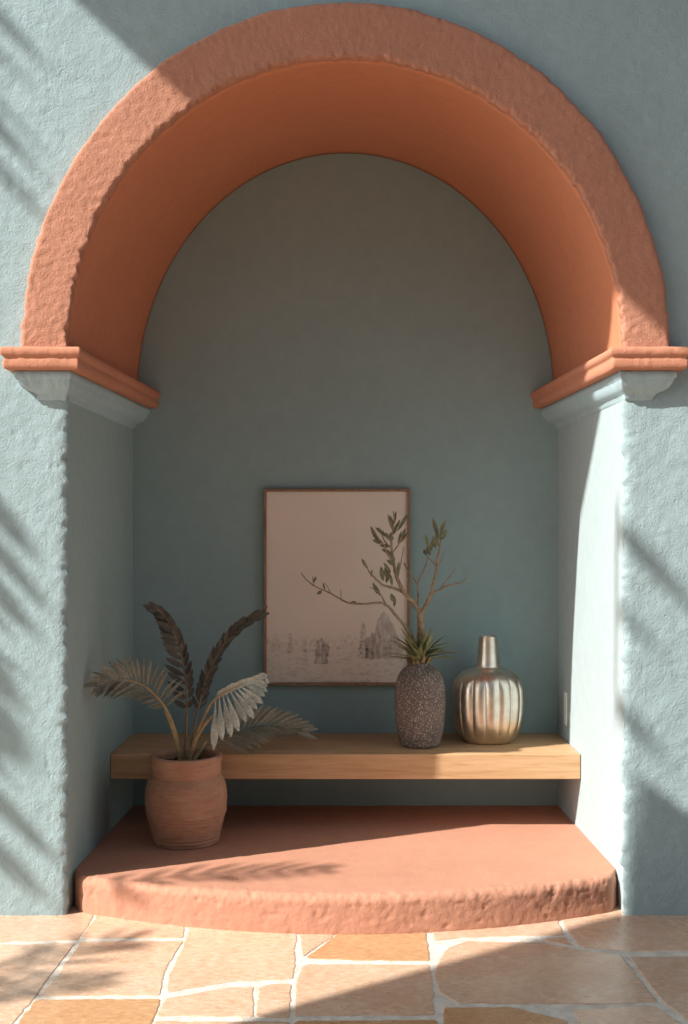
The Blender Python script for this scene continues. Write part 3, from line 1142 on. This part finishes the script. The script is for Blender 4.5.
def comb(rachis, tt, n, L, width, slope, jit, seed):
    """a palm frond whose long leaflets all hang the same way"""
    r = random.Random(seed)
    pts = smooth_path([SP(a, b, tt) for a, b in rachis], 40)
    lm = MB()
    for i in range(n):
        p = pts[min(39, int((i + 0.5) / n * 39 + r.uniform(-1, 1)))]
        sl = slope + r.uniform(-jit, jit)
        d = Vector((1, r.uniform(-0.1, 0.1), -sl))
        lm.blade(p, d, nS, L * r.uniform(0.75, 1.15), width * r.uniform(0.6, 1.5), 0.05, 0.2, Vector((0, 0, -1)), 0, 8, 0.45)
    fr = lm.build('frond', M_leafgrey, palm)
    st = MB()
    st.tube(pts, lambda t: 0.014 - 0.008 * t, 8)
    so = st.build('stalk', M_stalk, None)
    so.parent = fr


comb([(-66, -60), (-70, -20), (-75, 60), (-75, 130)], 3.0, 4, 0.62, 0.034, 0.93, 0.03, 1)
comb([(-60, 30), (-64, 70), (-70, 110)], 2.6, 3, 0.40, 0.020, 0.96, 0.05, 8)
comb([(-40, 440), (-50, 540), (-60, 650), (-50, 800)], 2.6, 7, 0.40, 0.042, 1.05, 0.18, 2)
comb([(-20, 520), (-26, 620), (-30, 730), (-26, 860)], 2.0, 9, 0.20, 0.018, 0.85, 0.25, 6)
comb([(-60, 575), (-62, 650), (-60, 690)], 3.4, 2, 0.42, 0.11, 1.0, 0.08, 12)
comb([(-50, 720), (-52, 780), (-50, 830)], 3.0, 2, 0.36, 0.07, 1.0, 0.08, 13)
comb([(560, 440), (555, 510), (550, 600), (545, 660)], 4.0, 3, 0.60, 0.046, 1.0, 0.06, 3)
# fronds whose leaflets fall on the step front and the left stones
for (pts, tt, Ls) in (
        ([P(120, 905, -0.02), P(190, 880, 0.05), P(250, 872, 0.08), P(315, 868, 0.10)], 2.6, 0.16),
        ([P(-60, 985, -0.45), P(20, 965, -0.38), P(80, 950, -0.25), P(125, 945, -0.2)], 2.6, 0.20),
        ([P(-80, 1020, -0.6), P(10, 1000, -0.5), P(100, 985, -0.45)], 2.6, 0.15)):
    frond(palm, None, 0.05, lambda u, s: Ls * (0.6 + 0.4 * math.sin(PI * u)), 0.022, lambda u, s: 0.9 - 0.4 * u, M_leafgrey, M_stalk, 0.008, 9, nS, 0.05, 0.2,
          rnd=rp, stalk_r=0.004, yspread=0.1, both=(1, 1), pts3=[p - SUN * tt for p in pts])

# ------------------------------------------------------------------ light
sun_d = bpy.data.lights.new('sun', 'SUN')
sun_d.energy = 7.7
sun_d.angle = math.radians(0.6)
sun_d.color = (1.0, 0.94, 0.85)
sun = bpy.data.objects.new('sun', sun_d)
sun.rotation_euler = SUN.to_track_quat('-Z', 'Y').to_euler()
sun.location = -SUN * 6
C.objects.link(sun)

fill_d = bpy.data.lights.new('sky_fill', 'SUN')      # added fill lamp standing in for bright sky, aimed lower than the sun
fill_d.energy = 1.7
fill_d.angle = math.radians(60)
fill_d.color = (1.0, 0.95, 0.88)
fill_lamp = bpy.data.objects.new('sky_fill', fill_d)
fill_lamp.rotation_euler = Vector((1.0, 0.34, -0.26)).to_track_quat('-Z', 'Y').to_euler()
fill_lamp.location = -SUN * 6
C.objects.link(fill_lamp)

w = bpy.data.worlds.new('sky')
bpy.context.scene.world = w
w.use_nodes = True
nt = w.node_tree
bg = nt.nodes['Background']
sky = nt.nodes.new('ShaderNodeTexSky')
sky.sky_type = 'NISHITA'
sky.sun_disc = False
sky.sun_elevation = math.radians(40)
sky.sun_rotation = math.atan2(-SUN.x, -SUN.y)
sky.air_density = 1.0
sky.dust_density = 3.0
mixn = nt.nodes.new('ShaderNodeMix')
mixn.data_type = 'RGBA'
mixn.inputs[0].default_value = 0.5
nt.links.new(sky.outputs['Color'], mixn.inputs[6])
mixn.inputs[7].default_value = (2.1, 2.7, 3.1, 1)
nt.links.new(mixn.outputs[2], bg.inputs['Color'])
bg.inputs['Strength'].default_value = 0.088

vs_ = bpy.context.scene.view_settings
vs_.view_transform = 'Standard'
vs_.look = 'None'
vs_.exposure = 0.0
vs_.gamma = 1.0
